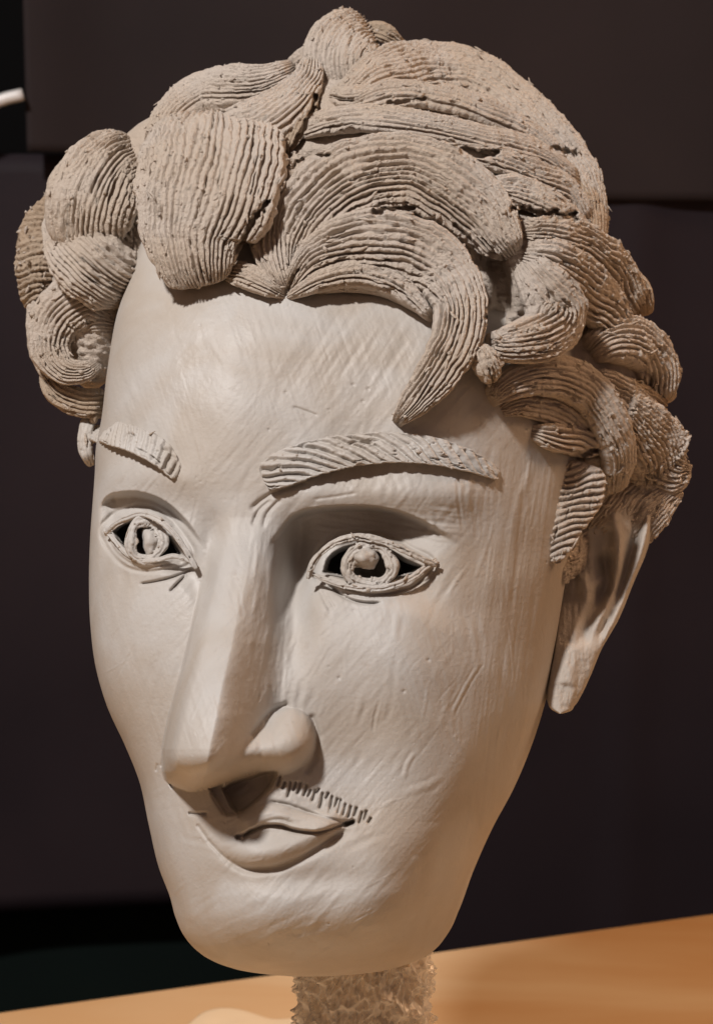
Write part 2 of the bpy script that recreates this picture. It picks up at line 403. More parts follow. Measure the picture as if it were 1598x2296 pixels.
def jaw_cut(U, V):
    jx = np.interp(V, [1200, 1500, 1800, 2000, 2180], [1235, 1175, 1075, 920, 760])
    q = np.clip(U - jx, -110, 400)
    return -0.34 * np.where(q < 110, (q + 110) ** 2 / 440, q) * sstep(V, 1250, 1700) * sstep(V, 2195, 2080)
def tool_marks(U, V):
    """smearing, palette-knife planes and scratches left in the clay"""
    def strokes(ang, lx, ly, z):
        c, s = math.cos(ang), math.sin(ang)
        a = U * c + V * s; b = -U * s + V * c
        a = a + 14 * vnoise(U / 90.0, V / 90.0, z + 1)
        return fbm(a / lx, b / ly, z, 3)
    side = sstep(U, 1010, 1110) * sstep(V, 950, 1050)
    nose = sstep(U, 545, 575) * (1 - sstep(U, 640, 660)) * sstep(V, 1150, 1230) * (1 - sstep(V, 1560, 1620))
    sock = sstep(V, 1120, 1150) * (1 - sstep(V, 1200, 1230)) * sstep(U, 640, 680) * (1 - sstep(U, 1000, 1050))
    patch = sstep(vnoise(U / 130.0, V / 130.0, 7.7), -0.25, 0.35)
    m = 2.0 * side * strokes(1.70, 150, 10, 1.1)
    m += 4.2 * nose * strokes(1.72, 90, 12, 2.2)
    m += 2.8 * sock * strokes(0.12, 80, 9, 3.1)
    g = (1 - side) * (1 - nose)
    m += g * 1.1 * patch * strokes(1.25, 110, 10, 4.4)
    m += g * 1.1 * (1 - patch) * strokes(2.3, 100, 11, 5.2)
    m += 7.0 * fbm(U / 130.0, V / 130.0, 6.6, 2)
    m += 0.35 * fbm(U / 7.0, V / 7.0, 8.1, 2)
    # nicks
    n = vnoise(U / 9.0, V / 9.0, 12.5)
    m -= 2.6 * sstep(n, 0.80, 0.95)
    # separate strokes of the modelling tool, raised or cut
    r2 = np.random.default_rng(21)
    vr = V[:, 0]
    for k in range(560):
        y = r2.uniform(660, 2150); x = r2.uniform(230, 1240)
        calm = 0.5 if y < 1050 else 1.0
        base_a = 1.62 if x > 1030 else (1.30 if y < 1000 else (1.9 if y < 1750 else 2.7))
        a = base_a + r2.normal() * 0.22; ln = r2.uniform(18, 110) * (1.6 if x > 1030 else 1.0)
        wdt = r2.uniform(1.8, 9.0)
        calm *= min(1.0, 0.35 + wdt / 9.0); dp = r2.normal() * 0.8 * calm
        dx, dy = math.cos(a) * ln / 2, math.sin(a) * ln / 2
        i0, i1 = np.searchsorted(vr, [y - abs(dy) - 22, y + abs(dy) + 22])
        if i1 - i0 < 2: continue
        uu, v2 = U[i0:i1], V[i0:i1]
        cv = r2.normal() * 5
        d, t = pdist(uu, v2, [(x - dx, y - dy), (x + cv, y), (x + dx, y + dy)])
        env = np.sin(math.pi * np.clip(t, 0, 1)) ** 0.5
        m[i0:i1] += dp * env * (np.exp(-(d / wdt) ** 2) - 0.45 * np.exp(-((d - 1.7 * wdt) / (0.7 * wdt)) ** 2))
    # upward smears running from the forehead into the hairline
    fr = np.exp(-(((U - 830) / 190) ** 2 + ((V - 790) / 110) ** 2))
    m += 3.6 * fr * strokes(2.15, 170, 20, 9.4)
    ch = np.exp(-(((U - 700) / 260) ** 2 + ((V - 2080) / 110) ** 2))
    m += 2.0 * ch * strokes(2.75, 150, 18, 10.2)
    return m

def build_face(parent):
    va = np.linspace(200, 600, 40, endpoint=False)
    vb = np.arange(600, 2125, 2.35)
    vc = 2125 + 64.5 * np.sin(np.linspace(0, math.pi / 2, 46))
    vs = np.concatenate([va, vb, vc]); vs = np.clip(vs, 200.5, 2189.5)
    NF, NB = 640, 60
    ph = np.linspace(-math.pi / 2, math.pi / 2, NF)
    Xf = np.sin(ph)
    xl, xr, A = contour(vs)
    hx = ((xr - xl) / 2)[:, None]; xc = ((xr + xl) / 2)[:, None]; A = A[:, None]; V = vs[:, None] + 0 * Xf[None]
    X = Xf[None] + 0 * V
    U = xc + hx * X
    D = base_depth_X(X, V, A, hx)
    inner = sstep(1 - np.abs(X), 0.0, 0.05)
    D = D + (relief(U, V) + tool_marks(U, V)) * inner * sstep(V, 2190, 2160)
    D = D + jaw_cut(U, V)
    tb = np.linspace(math.pi / 2, 3 * math.pi / 2, NB + 2)[1:-1]
    Xb = np.sin(tb)[None] + 0 * vs[:, None]
    Ub = xc + hx * Xb; Vb = vs[:, None] + 0 * Xb
    Db = -np.abs(np.cos(tb))[None] * A * 1.15 - 0.10 * Xb * hx
    Db = Db + jaw_cut(Ub, Vb)
    U = np.hstack([U, Ub]); V2 = np.hstack([V, Vb]); D = np.hstack([D, Db])
    # the jaw line rises towards the back: lift the rear of the lowest rings
    lift = sstep(V2, 1850, 2190) * np.clip(-D, 0, 400) * 0.35
    W = world(U, V2 - lift, D)
    W = np.concatenate([W, np.repeat(W[-1:].mean(1, keepdims=True), W.shape[1], 1)], 0)
    hole = np.zeros(W.shape[:2], bool); rows = slice(40, len(vs))
    hole[rows, :NF] = eye_holes(U[rows, :NF], V2[rows, :NF])
    return mesh_grid("face", W, True, M_FACE, parent, hole=hole)

# ------------------------------------------------------------------ hair
CORE = [(800, 560, -150, 525, 420, 395), (1235, 880, -190, 205, 340, 250), (205, 640, -120, 95, 230, 150), (560, 420, -60, 330, 210, 200), (1130, 590, -40, 205, 215, 232)]
def ell_front(u, v, e):
    q = 1 - ((u - e[0]) / e[3]) ** 2 - ((v - e[1]) / e[4]) ** 2
    return np.where(q > 0, e[2] + e[5] * np.sqrt(np.maximum(q, 0)), e[2] + 60 * np.maximum(q, -3))
def base_at(u, v):
    u = np.asarray(u, float); v = np.asarray(v, float)
    xl, xr, _ = contour(np.clip(v, 201, 2189))
    fb = np.where((u > xl) & (u < xr), face_base(u, v), -200.0)
    vals = [fb] + [ell_front(u, v, e) for e in CORE]
    m = np.maximum.reduce(vals); k = 18.0
    return m + k * np.log(sum(np.exp((x - m) / k) for x in vals))
def base_smooth(u, v, r=26):
    s = 0
    for du, dv in ((0, 0), (r, 0), (-r, 0), (0, r), (0, -r)): s = s + base_at(u + du, v + dv)
    return s / 5
CRUMBS = []; SHREDS = []
SLITS = [([(1040, 338), (1075, 346), (1112, 340)], 9, 40), ([(1150, 466), (1190, 474), (1240, 482), (1285, 488)], 10, 44), ([(840, 476), (880, 472), (925, 464)], 7, 34),
         ([(1108, 590), (1126, 640), (1128, 690), (1106, 716)], 18, 90), ([(538, 560), (560, 505), (596, 455)], 9, 40), ([(1215, 1034), (1290, 1024), (1332, 1012)], 8, 36),
         ([(641, 664), (652, 630), (668, 606)], 4, 20), ([(706, 215), (700, 250), (676, 300), (648, 345)], 7, 40), ([(1240, 333), (1290, 345)], 6, 20), ([(870, 232), (950, 222)], 5, 16),
         ([(660, 372), (690, 350), (735, 348)], 6, 22), ([(1020, 505), (1060, 545), (1085, 600)], 5, 20)]
def build_core(parent, e, i):
    n, m = 120, 160
    th = np.linspace(0.02, math.pi - 0.02, n)[:, None]; ph = np.linspace(0, 2 * math.pi, m, endpoint=False)[None]
    x = np.sin(th) * np.cos(ph); y = np.cos(th) + 0 * ph; z = np.sin(th) * np.sin(ph)
    s = 1 + 0.02 * fbm(x * 3, y * 3, z * 3 + i)
    u = e[0] + e[3] * x * s; v = e[1] - e[4] * y * s; d = e[2] + e[5] * z * s
    rid = np.sin((v + 22 * fbm(u / 90, v / 90, 1)) / 2.4)
    d = d + (2.5 * rid + 6 * fbm(u / 14, v / 9, 3.0)) * np.sign(z)
    for sl, sw, sd in SLITS:
        dd, _ = pdist(u, v, sl); d = d - (z > 0) * sd * 0.8 * (1 - sstep(dd, sw * 0.6, sw * 1.6))
    return mesh_grid("hair_core", world(u, v, d), True, M_HAIR, parent, flip=True)

LOCKN = [0]
def lock(parent, pts, h=34, sp=13.0, amp=5.0, roll=0.0, ang=0.0, mat=None, name="hair_lock", nfac=0.75, absd=False, res=1.75, lstep=2.8,
         conv=0.6, rough=1.0, hb=0.55, blunt=14, crumbs=1.0, edge=0.07, exp=1.0, grain=1.0, sink=(45, 30), shreds=1.0):
    """a combed strip of clay. pts: (u, v, lift, halfwidth[, roll])"""
    LOCKN[0] += 1; seed = LOCKN[0] * 7.13
    P = np.array([[float(x) for x in p] + [0.0] * (5 - len(p)) for p in pts], float)
    if not absd:
        P[:, 2] += base_smooth(P[:, 0], P[:, 1])
    Q, s = catmull(P, lstep)
    ctr = Q[:, :3]; wd = np.maximum(Q[:, 3], 1.0); rl = np.radians(Q[:, 4] + roll)
    T = np.gradient(ctr, axis=0); T /= np.linalg.norm(T, axis=1)[:, None]
    g = 30.0
    if nfac > 0:
        gx = (base_smooth(Q[:, 0] + g, Q[:, 1]) - base_smooth(Q[:, 0] - g, Q[:, 1])) / (2 * g)
        gy = (base_smooth(Q[:, 0], Q[:, 1] + g) - base_smooth(Q[:, 0], Q[:, 1] - g)) / (2 * g)
        gx = np.clip(gx, -1.6, 1.6); gy = np.clip(gy, -1.6, 1.6)
        ker = np.ones(15) / 15
        pad = lambda a: np.convolve(np.pad(a, 7, mode='edge'), ker, 'valid')
        Nn = np.stack([-nfac * pad(gx), -nfac * pad(gy), np.ones_like(gx)], 1)
    else:
        Nn = np.tile([0.0, 0, 1], (len(ctr), 1))
    Nn -= (Nn * T).sum(1)[:, None] * T
    nl = np.linalg.norm(Nn, axis=1)[:, None]; Nn /= np.maximum(nl, 1e-3)
    B = np.cross(T, Nn)
    c, sn = np.cos(rl)[:, None], np.sin(rl)[:, None]
    N2 = Nn * c + B * sn; B2 = B * c - Nn * sn
    wmax = wd.max()
    if sink:
        Ls = s[-1]; se = np.minimum(sstep(s, -2, sink[0]), 1 - sstep(s, Ls - sink[1], Ls + 2))
        ctr = ctr.copy(); ctr[:, 2] -= (1 - se) * h * 1.05
    ragged = 1 + edge * fbm(s / 22.0, 0 * s + seed, 0.5, 2) + min(0.04, 2.2 / wmax) * rough * fbm(s / 5.0, 0 * s + seed, 3.5, 2)
    wd = wd * ragged
    # blunt rounded ends
    if blunt:
        L = s[-1]
        e0 = np.sqrt(np.clip(1 - (1 - np.clip(s / blunt, 0, 1)) ** 2, 0, 1)); e1 = np.sqrt(np.clip(1 - (1 - np.clip((L - s) / blunt, 0, 1)) ** 2, 0, 1))
        ends = np.maximum(e0 * e1, 0.02)
    else:
        ends = np.ones_like(s)
    hh = h * (wd / wmax) ** 0.7 * (0.35 + 0.65 * ends)
    wE = wd * (0.5 + 0.5 * ends)
    nt = int(max(24, min(230, 2.3 * wmax / res))); nb = 12
    a = np.linspace(math.pi, 0, nt)[None]           # across the top
    X = np.cos(a); Y = np.sin(a) ** (0.50 * exp)
    xs = wE[:, None] * X
    ys = hh[:, None] * Y
    arc = (np.cos(a) * (1 - conv) * wd[:, None] + np.cos(a) * conv * wmax)
    S = s[:, None] + 0 * X
    ca, sa = math.cos(math.radians(ang)), math.sin(math.radians(ang))
    ph = (arc * ca + S * sa) / sp + 0.9 * fbm(S / 110.0, arc / 70.0, seed, 2) + 0.07 * rough * vnoise(S / 11.0, arc / 14.0, seed + 9) + 0.55 * vnoise(arc / 38.0 + seed, S / 400.0, seed)
    fr = ph - np.floor(ph)
    cell = np.floor(ph)
    rnd = vnoise(cell * 3.7 + 0.5, S / 34.0, seed + 2.0); rn2 = vnoise(cell * 5.1 + 9.5, S / 160.0, seed + 5)
    smear = sstep(fbm(S / 62.0, arc / 36.0, seed + 31, 2), 0.10, 0.42) * min(rough, 1.4)
    gr = np.exp(-(np.abs(fr - 0.5) / (0.20 + 0.07 * rn2)) ** 3.6)
    dep = 1.95 * amp * np.clip(0.80 + 0.55 * rn2 + 0.35 * vnoise(S / 55.0, arc / 40.0, seed + 3), 0.12, 1.7)
    disp = -dep * gr + 0.22 * amp * rnd + 0.10 * amp * np.cos(2 * math.pi * (fr))
    # torn bits: grooves smeared shut, pits, burrs on the crests
    disp = disp * (1 - 0.62 * smear) + smear * rough * 2.6 * fbm(S / 17.0, arc / 4.0, seed + 33, 2)
    tear = sstep(fbm(S / 26.0, arc / 13.0, seed + 8, 2), 0.30, 0.62)
    disp += rough * (1.1 * fbm(S / 6.0, arc / 4.0, seed + 4, 3) - 0.55 * amp * tear * vnoise(S / 8.0, arc / 7.0, seed + 6))
    burr = sstep(vnoise(S / 6.5, arc / 5.5, seed + 21), 0.62, 0.9)
    disp += rough * 4.0 * burr
    pit = sstep(vnoise(S / 8.5, arc / 8.5, seed + 11), 0.74, 0.90)
    disp -= rough * 7.0 * pit
    gx_, gy_ = (ctr[:, 0][:, None] + xs * B2[:, :1]), (ctr[:, 1][:, None] + xs * B2[:, 1:2])
    crack = sstep(fbm(S / 44.0, arc / 9.0, seed + 15, 3), 0.38, 0.56)
    disp -= rough * 9.0 * crack
    disp += 0.05 * hh[:, None] * fbm(S / 60.0, arc / 50.0, seed + 1, 2)
    disp = disp * np.clip(np.sin(a) * 2.6, 0.15, 1) * (0.25 + 0.75 * ends[:, None]) * grain
    nx, ny = X * hh[:, None], np.maximum(np.sin(a), 0.02) * wE[:, None]
    nn = np.hypot(nx, ny) + 1e-6
    xs = xs + disp * nx / nn; ys = ys + disp * ny / nn
    ab = np.linspace(0, -math.pi, nb + 2)[1:-1][None]
    xb = wE[:, None] * np.cos(ab); yb = hb * hh[:, None] * np.sin(ab)
    xa = np.hstack([xs, xb]); ya = np.hstack([ys, yb])
    Pw = ctr[:, None] + xa[..., None] * B2[:, None] + ya[..., None] * N2[:, None]
    top_ = Pw[:, :nt]
    for sl, sw, sd in SLITS:
        sl_ = np.array(sl, float)
        if (top_[..., 0].max() < sl_[:, 0].min() - 30) or (top_[..., 0].min() > sl_[:, 0].max() + 30) or (top_[..., 1].max() < sl_[:, 1].min() - 30) or (top_[..., 1].min() > sl_[:, 1].max() + 30): continue
        dd, _ = pdist(top_[..., 0], top_[..., 1], sl_)
        dd = dd + sw * 0.7 * vnoise(top_[..., 0] / 9.0, top_[..., 1] / 9.0, 44.0)
        top_[..., 2] -= sd * (1 - sstep(dd, sw * 0.45, sw * 1.15))
    # caps
    Pw = np.concatenate([np.repeat(ctr[:1, None], Pw.shape[1], 1), Pw, np.repeat(ctr[-1:, None], Pw.shape[1], 1)], 0)
    if crumbs > 0:
        n = int(crumbs * rough * len(s) * nt / 230)
        if n:
            ri = rng.integers(2, Pw.shape[0] - 2, n); ci = rng.integers(2, nt - 2, n)
            for k in range(n): CRUMBS.append((Pw[ri[k], ci[k]], rng.random() ** 3 * 5.5 + 1.6))
    ns = int(rough * shreds * len(s) * nt / 520)
    for k in range(ns):
        i = int(rng.integers(3, len(s) - 3)); j = int(rng.integers(4, nt - 4))
        t1 = Pw[i + 2, j] - Pw[i, j]; n1 = N2[i] * math.sin(a[0, j]) + B2[i] * math.cos(a[0, j])
        SHREDS.append((Pw[i + 1, j], t1 / (np.linalg.norm(t1) + 1e-9), n1))
    Wd = world(Pw[..., 0], Pw[..., 1], Pw[..., 2])
    return mesh_grid(name, Wd, True, mat or M_HAIR, parent)

# ================================================================== assemble the sculpture
head = empty("clay_head", tuple(world(720.0, 2245.0, 0.0)))
tag(head, "grey clay sculpture of a man's head with combed curly hair, long nose and thin moustache", "sculpture")
build_face(head)
for i, e in enumerate(CORE): build_core(head, e, i)

def L_(pts, **k): return lock(head, pts, **k)
# ---- crown
L_([(760, 238, 10, 26), (850, 172, 10, 58), (960, 160, 0, 78), (1080, 190, -5, 80), (1195, 275, -5, 66), (1280, 365, -10, 52), (1325, 470, -15, 40), (1335, 560, -20, 22)], h=46, sp=13, amp=3.6)
L_([(1240, 330, -30, 40), (1295, 420, -30, 48), (1318, 520, -40, 40), (1300, 610, -40, 25)], h=40, sp=11, amp=2.5, mat=M_DRY)
L_([(770, 245, 30, 14), (860, 215, 38, 36), (960, 218, 34, 40), (1070, 245, 28, 40), (1180, 300, 20, 36), (1270, 365, 14, 22)], h=26, sp=12.5, amp=5.5)
L_([(660, 300, 26, 18), (740, 275, 34, 34), (840, 268, 38, 36), (960, 285, 34, 34), (1080, 315, 30, 36), (1190, 345, 22, 38), (1290, 410, 8, 30)], h=28, sp=12, amp=4.0)
L_([(1000, 338, 30, 16), (1090, 352, 26, 32), (1180, 385, 18, 40), (1265, 430, 10, 42), (1318, 500, 0, 24)], h=28, sp=12, amp=5, rough=1.6)
L_([(1090, 420, 22, 22), (1160, 430, 20, 40), (1240, 470, 14, 42), (1310, 540, 4, 38), (1340, 610, -10, 20)], h=26, sp=12, amp=5, rough=1.6)
# ---- big arches over the forehead
L_([(648, 640, 18, 14), (655, 540, 30, 56), (712, 450, 34, 84), (800, 400, 36, 92), (900, 385, 36, 92), (1000, 418, 36, 90), (1070, 475, 34, 80), (1120, 535, 30, 58), (1150, 578, 24, 22)], h=38, sp=13.5, amp=6.5, conv=0.5)
L_([(640, 664, 30, 10), (695, 595, 36, 46), (785, 550, 44, 74), (880, 548, 48, 80), (972, 592, 50, 78), (1025, 672, 50, 66), (1022, 755, 50, 58), (982, 835, 48, 50), (930, 900, 40, 36), (884, 955, 26, 11)], h=42, sp=15, amp=7.5, conv=0.75, rough=0.8, blunt=9)
L_([(642, 668, 34, 9), (715, 636, 40, 22), (800, 618, 44, 30), (875, 636, 42, 30), (930, 676, 38, 22), (972, 722, 30, 8)], h=34, sp=13, amp=7.5, conv=0.6)
L_([(700, 655, 16, 6), (780, 646, 16, 10), (860, 655, 14, 12), (930, 690, 12, 10), (970, 722, 12, 5)], h=22, sp=9, amp=3)
# hairline fan left of the parting
L_([(645, 664, 26, 8), (618, 612, 32, 30), (606, 545, 34, 46), (612, 470, 34, 44), (650, 400, 30, 26)], h=30, sp=12, amp=6, rough=1.5)
L_([(646, 668, 22, 6), (600, 644, 26, 24), (550, 620, 24, 30), (505, 612, 18, 20)], h=24, sp=10, amp=5, rough=1.6)
L_([(640, 350, 20, 20), (665, 400, 24, 44), (660, 470, 22, 44), (640, 540, 16, 30)], h=26, sp=12, amp=5, rough=1.7)
# ---- top knot
L_([(800, 72, -150, 50), (772, 98, -80, 76), (758, 140, -40, 82), (772, 192, -60, 66), (800, 216, -90, 36)], h=62, sp=11, amp=4.5, absd=True, nfac=0, rough=1.6, conv=0.9, sink=(10, 10))
L_([(812, 66, -130, 14), (850, 70, -120, 24), (880, 84, -130, 18), (904, 102, -150, 8)], h=22, sp=9, amp=3, absd=True, nfac=0, mat=M_DRY)
L_([(740, 215, 20, 20), (790, 222, 24, 30), (850, 205, 20, 20)], h=26, sp=10, amp=4, rough=1.8)
L_([(640, 170, -60, 20), (690, 135, -60, 34), (735, 110, -70, 30), (750, 70, -90, 12)], h=34, sp=10, amp=4, absd=True, nfac=0, rough=1.4)
# ---- upper left S lock
L_([(335, 335, 20, 16), (385, 268, 20, 46), (450, 222, 20, 62), (530, 195, 18, 52), (600, 175, 12, 34), (660, 150, 4, 18)], h=44, sp=12, amp=5, conv=0.6)
L_([(700, 118, -20, 14), (688, 180, 10, 38), (645, 238, 30, 58), (580, 280, 44, 64), (505, 300, 50, 52), (430, 318, 40, 26)], h=40, sp=12, amp=5, conv=0.6)
L_([(704, 190, 10, 10), (690, 245, 22, 22), (662, 300, 24, 20), (642, 345, 18, 8)], h=22, sp=10, amp=4, mat=M_DRY)
# ---- big front curl
L_([(492, 296, 0, 140), (484, 335, 60, 158), (474, 390, 104, 168), (456, 465, 120, 158), (438, 530, 106, 126), (440, 588, 76, 94), (450, 634, 20, 58)], sink=(36, 8), h=70, sp=15.5, amp=5.5, conv=0.8, rough=1.3, hb=0.45, blunt=18, nfac=0.35)
# ---- left curls
L_([(285, 338, -50, 44), (245, 372, 30, 84), (215, 425, 72, 104), (200, 490, 70, 98), (205, 545, 30, 66)], h=70, sp=12.5, amp=4.6, absd=True, nfac=0, conv=0.75, rough=1.3, hb=0.8, blunt=20, sink=(10, 30))
L_([(128, 470, -20, 22), (150, 530, 30, 54), (190, 575, 66, 84), (232, 610, 60, 82), (272, 632, 10, 58), (300, 640, -40, 34)], h=66, sp=12, amp=5.0, absd=True, nfac=0, conv=0.6, rough=1.3, hb=0.8, blunt=20, sink=(40, 8), roll=-14)
L_([(300, 440, -10, 18), (298, 490, 20, 34), (292, 540, 28, 42), (282, 590, 10, 34)], h=44, sp=11, amp=5, ang=-58, absd=True, nfac=0, conv=0, rough=1.5)
L_([(150, 440, -110, 26), (104, 500, -100, 50), (86, 580, -95, 52), (78, 655, -100, 36), (84, 700, -105, 18)], h=55, sp=12, amp=5.5, absd=True, nfac=0, ang=75, mat=M_DRY, rough=1.9)
L_([(262, 702, -10, 40), (195, 668, 0, 62), (132, 705, -15, 60), (112, 775, -20, 50), (142, 826, -10, 36), (190, 832, 0, 25), (228, 808, 6, 13)], h=52, sp=12, amp=6, absd=True, nfac=0, conv=0.7, rough=1.2)
L_([(258, 728, 5, 16), (215, 722, 8, 22), (176, 736, 0, 12)], h=18, sp=9, amp=4, absd=True, nfac=0)
L_([(96, 838, -70, 12), (128, 880, -60, 28), (178, 902, -55, 34), (236, 905, -60, 34)], h=34, sp=12, amp=5, absd=True, nfac=0, mat=M_DRY)
L_([(100, 640, -100, 30), (92, 720, -95, 34), (105, 800, -90, 34), (140, 860, -90, 30)], h=40, sp=12, amp=4, absd=True, nfac=0)
# ---- right side
L_([(1172, 582, 40, 34), (1212, 636, 60, 60), (1240, 696, 80, 76), (1216, 748, 88, 62), (1150, 770, 80, 46), (1088, 772, 60, 26)], h=56, sp=14, amp=6.5, conv=0.7, rough=1.2, sink=(35, 14))
L_([(1068, 775, 54, 20), (1086, 818, 60, 30), (1100, 858, 48, 15)], h=34, sp=12, amp=3, rough=2.0, sink=None)
L_([(1160, 520, 20, 20), (1235, 522, 24, 42), (1310, 552, 20, 52), (1375, 615, 10, 54), (1425, 690, 0, 34)], h=38, sp=14, amp=5.5, rough=1.5)
L_([(1160, 570, 26, 22), (1235, 590, 34, 56), (1310, 650, 36, 66), (1370, 715, 30, 56), (1405, 765, 20, 28)], h=42, sp=14, amp=6, rough=1.5)
L_([(1380, 590, -150, 20), (1425, 650, -150, 34), (1440, 710, -150, 26)], h=34, sp=12, amp=4, absd=True, nfac=0, mat=M_DRY)
L_([(1300, 800, 10, 24), (1360, 765, 24, 52), (1425, 775, 26, 62), (1468, 835, 16, 56), (1484, 905, 0, 26)], h=48, sp=14, amp=5.5, rough=1.6)
L_([(1300, 850, 0, 26), (1360, 880, 4, 52), (1420, 930, 0, 62), (1470, 990, -10, 50)], h=30, sp=13, amp=5, rough=1.6)
L_([(1365, 860, 0, 20), (1420, 888, 0, 34), (1480, 915, -10, 24)], h=30, sp=11, amp=4.5, mat=M_DRY)
L_([(1372, 900, 10, 30), (1420, 955, 22, 70), (1465, 1020, 14, 88), (1505, 1056, -6, 62), (1546, 1060, -20, 18)], h=60, sp=13, amp=6, rough=2.0, sink=(40, 8))
L_([(1515, 1078, -20, 34), (1450, 1112, 10, 80), (1378, 1160, 24, 92), (1308, 1222, 26, 60), (1250, 1292, 12, 20)], h=44, sp=9, amp=2.8, conv=0.9, sink=None)
L_([(1078, 908, 2, 14), (1145, 858, 22, 40), (1225, 842, 36, 48), (1305, 872, 42, 52), (1358, 940, 38, 50), (1380, 1020, 32, 46), (1372, 1095, 20, 28)], h=42, sp=13, amp=3.6, conv=0.7, sink=(40, 12))
L_([(1110, 925, 4, 10), (1180, 905, 8, 32), (1260, 925, 12, 44), (1310, 980, 14, 36)], h=22, sp=14, amp=3, conv=0.7)
L_([(1178, 965, 8, 12), (1235, 980, 18, 32), (1300, 992, 26, 34), (1345, 1010, 24, 14)], h=26, sp=13, amp=6)
L_([(1300, 1036, 20, 56), (1286, 1090, 26, 74), (1266, 1150, 24, 60), (1252, 1210, 18, 38), (1240, 1262, 10, 18)], h=26, sp=14.5, amp=7, ang=58, conv=0.0, rough=1.1, sink=None, nfac=0.15)

# ---- eyebrows
lock(head, [(590, 1074, 12, 32), (634, 1052, 16, 41), (700, 1028, 18, 42), (790, 1010, 19, 38), (880, 1004, 18, 35), (960, 1010, 16, 32), (1040, 1030, 12, 27), (1118, 1064, 6, 15)],
     roll=15, h=10, sp=19, amp=5.5, ang=33, mat=M_FACE, sink=None, shreds=0.15, name="eyebrow", conv=0, nfac=0.8, hb=0.9, rough=0.9, crumbs=0.4, exp=0.5, edge=0.05)
lock(head, [(212, 974, -8, 22), (252, 973, 8, 28), (310, 990, 18, 30), (360, 1018, 18, 30), (400, 1068, 12, 16)],
     roll=12, h=12, sp=17, amp=5.0, ang=75, mat=M_FACE, sink=None, shreds=0.15, name="eyebrow", conv=0, nfac=0.3, hb=0.9, rough=0.9, crumbs=0.4, exp=0.5, edge=0.05)

# ---- eyes: rolled lids, ring-shaped iris, ball pupil
def at_face(p, lift):
    u, v = float(p[0]), float(p[1])
    return (u, v, float(face_base(np.array(u), np.array(v))) + lift)
def eye(up, lo, c, rx, ry, ball, lift, wd):
    ekw = dict(sink=None, shreds=0.3, absd=True, nfac=0, amp=1.0, sp=11, mat=M_FACE, rough=1.0, crumbs=0.35, edge=0.26, hb=1.2, res=1.5, lstep=2.2)
    def rope(line, name, w0, lf):
        n = len(line)
        pts = []
        for i, p in enumerate(line):
            t = i / (n - 1); k = math.sin(math.pi * min(max(t, 0.08), 0.92)) ** 0.5
            q = at_face(p, lf + 24 * math.sin(math.pi * t))
            pts.append((q[0], q[1], q[2], w0 * (0.55 + 0.45 * k)))
        return lock(head, pts, h=w0 * 0.62, name=name, **ekw)
    rope([(p[0], p[1] + 8) for p in up], "upper_eyelid", wd * 0.58, lift - 6)
    rope([(p[0], p[1] - 9) for p in lo], "lower_eyelid", wd * 0.50, lift - 12)
    ring = []
    cz = at_face(c, lift)[2]
    for i in range(25):
        a = 2 * math.pi * i / 24 - math.pi / 2
        jr = 1 + 0.035 * math.sin(3 * a + c[0]) + 0.03 * math.sin(5 * a + 1)
        ring.append((c[0] + rx * jr * math.cos(a), c[1] + ry * jr * math.sin(a), cz + 4 + 2 * math.sin(2 * a + 1), wd * (0.95 + 0.15 * math.sin(4 * a + 2))))
    r = lock(head, ring, h=13, name="iris_ring", **dict(ekw, blunt=0, hb=2.2, rough=1.7))
    # iris bowl behind the ring, a dished disc
    n, m = 18, 48
    rr = np.linspace(0, 1, n)[:, None]; aa = np.linspace(0, 2 * math.pi, m, endpoint=False)[None]
    u = c[0] + rx * rr * np.cos(aa); v = c[1] + ry * rr * np.sin(aa)
    d = cz - 108 + 102 * rr ** 2.0 + 3 * fbm(u / 14, v / 14, 2.0)
    mesh_grid("iris_bowl", world(u, v, d), True, M_FACE, head)
    # pupil
    n, m = 30, 40
    th = np.linspace(0.03, math.pi - 0.03, n)[:, None]; ph = np.linspace(0, 2 * math.pi, m, endpoint=False)[None]
    x = np.sin(th) * np.cos(ph); y = np.cos(th) + 0 * ph; z = np.sin(th) * np.sin(ph)
    s = 1 + 0.42 * fbm(x * 1.2 + c[0] + 3.3, y * 1.2, z * 1.2, 4)
    bx, by, br, bry, bd = ball
    mesh_grid("pupil", world(bx + br * x * s, by - bry * y * s, cz + bd + br * 1.1 * z * s), True, M_FACE, head, flip=True)
eye(EYE_R_UP, EYE_R_LO, (829, 1268), 50, 45, (820, 1250, 31, 30, -4), 6, 15)
eye(EYE_L_UP, EYE_L_LO, (328, 1212), 36, 44, (340, 1212, 21, 37, -4), 8, 13)

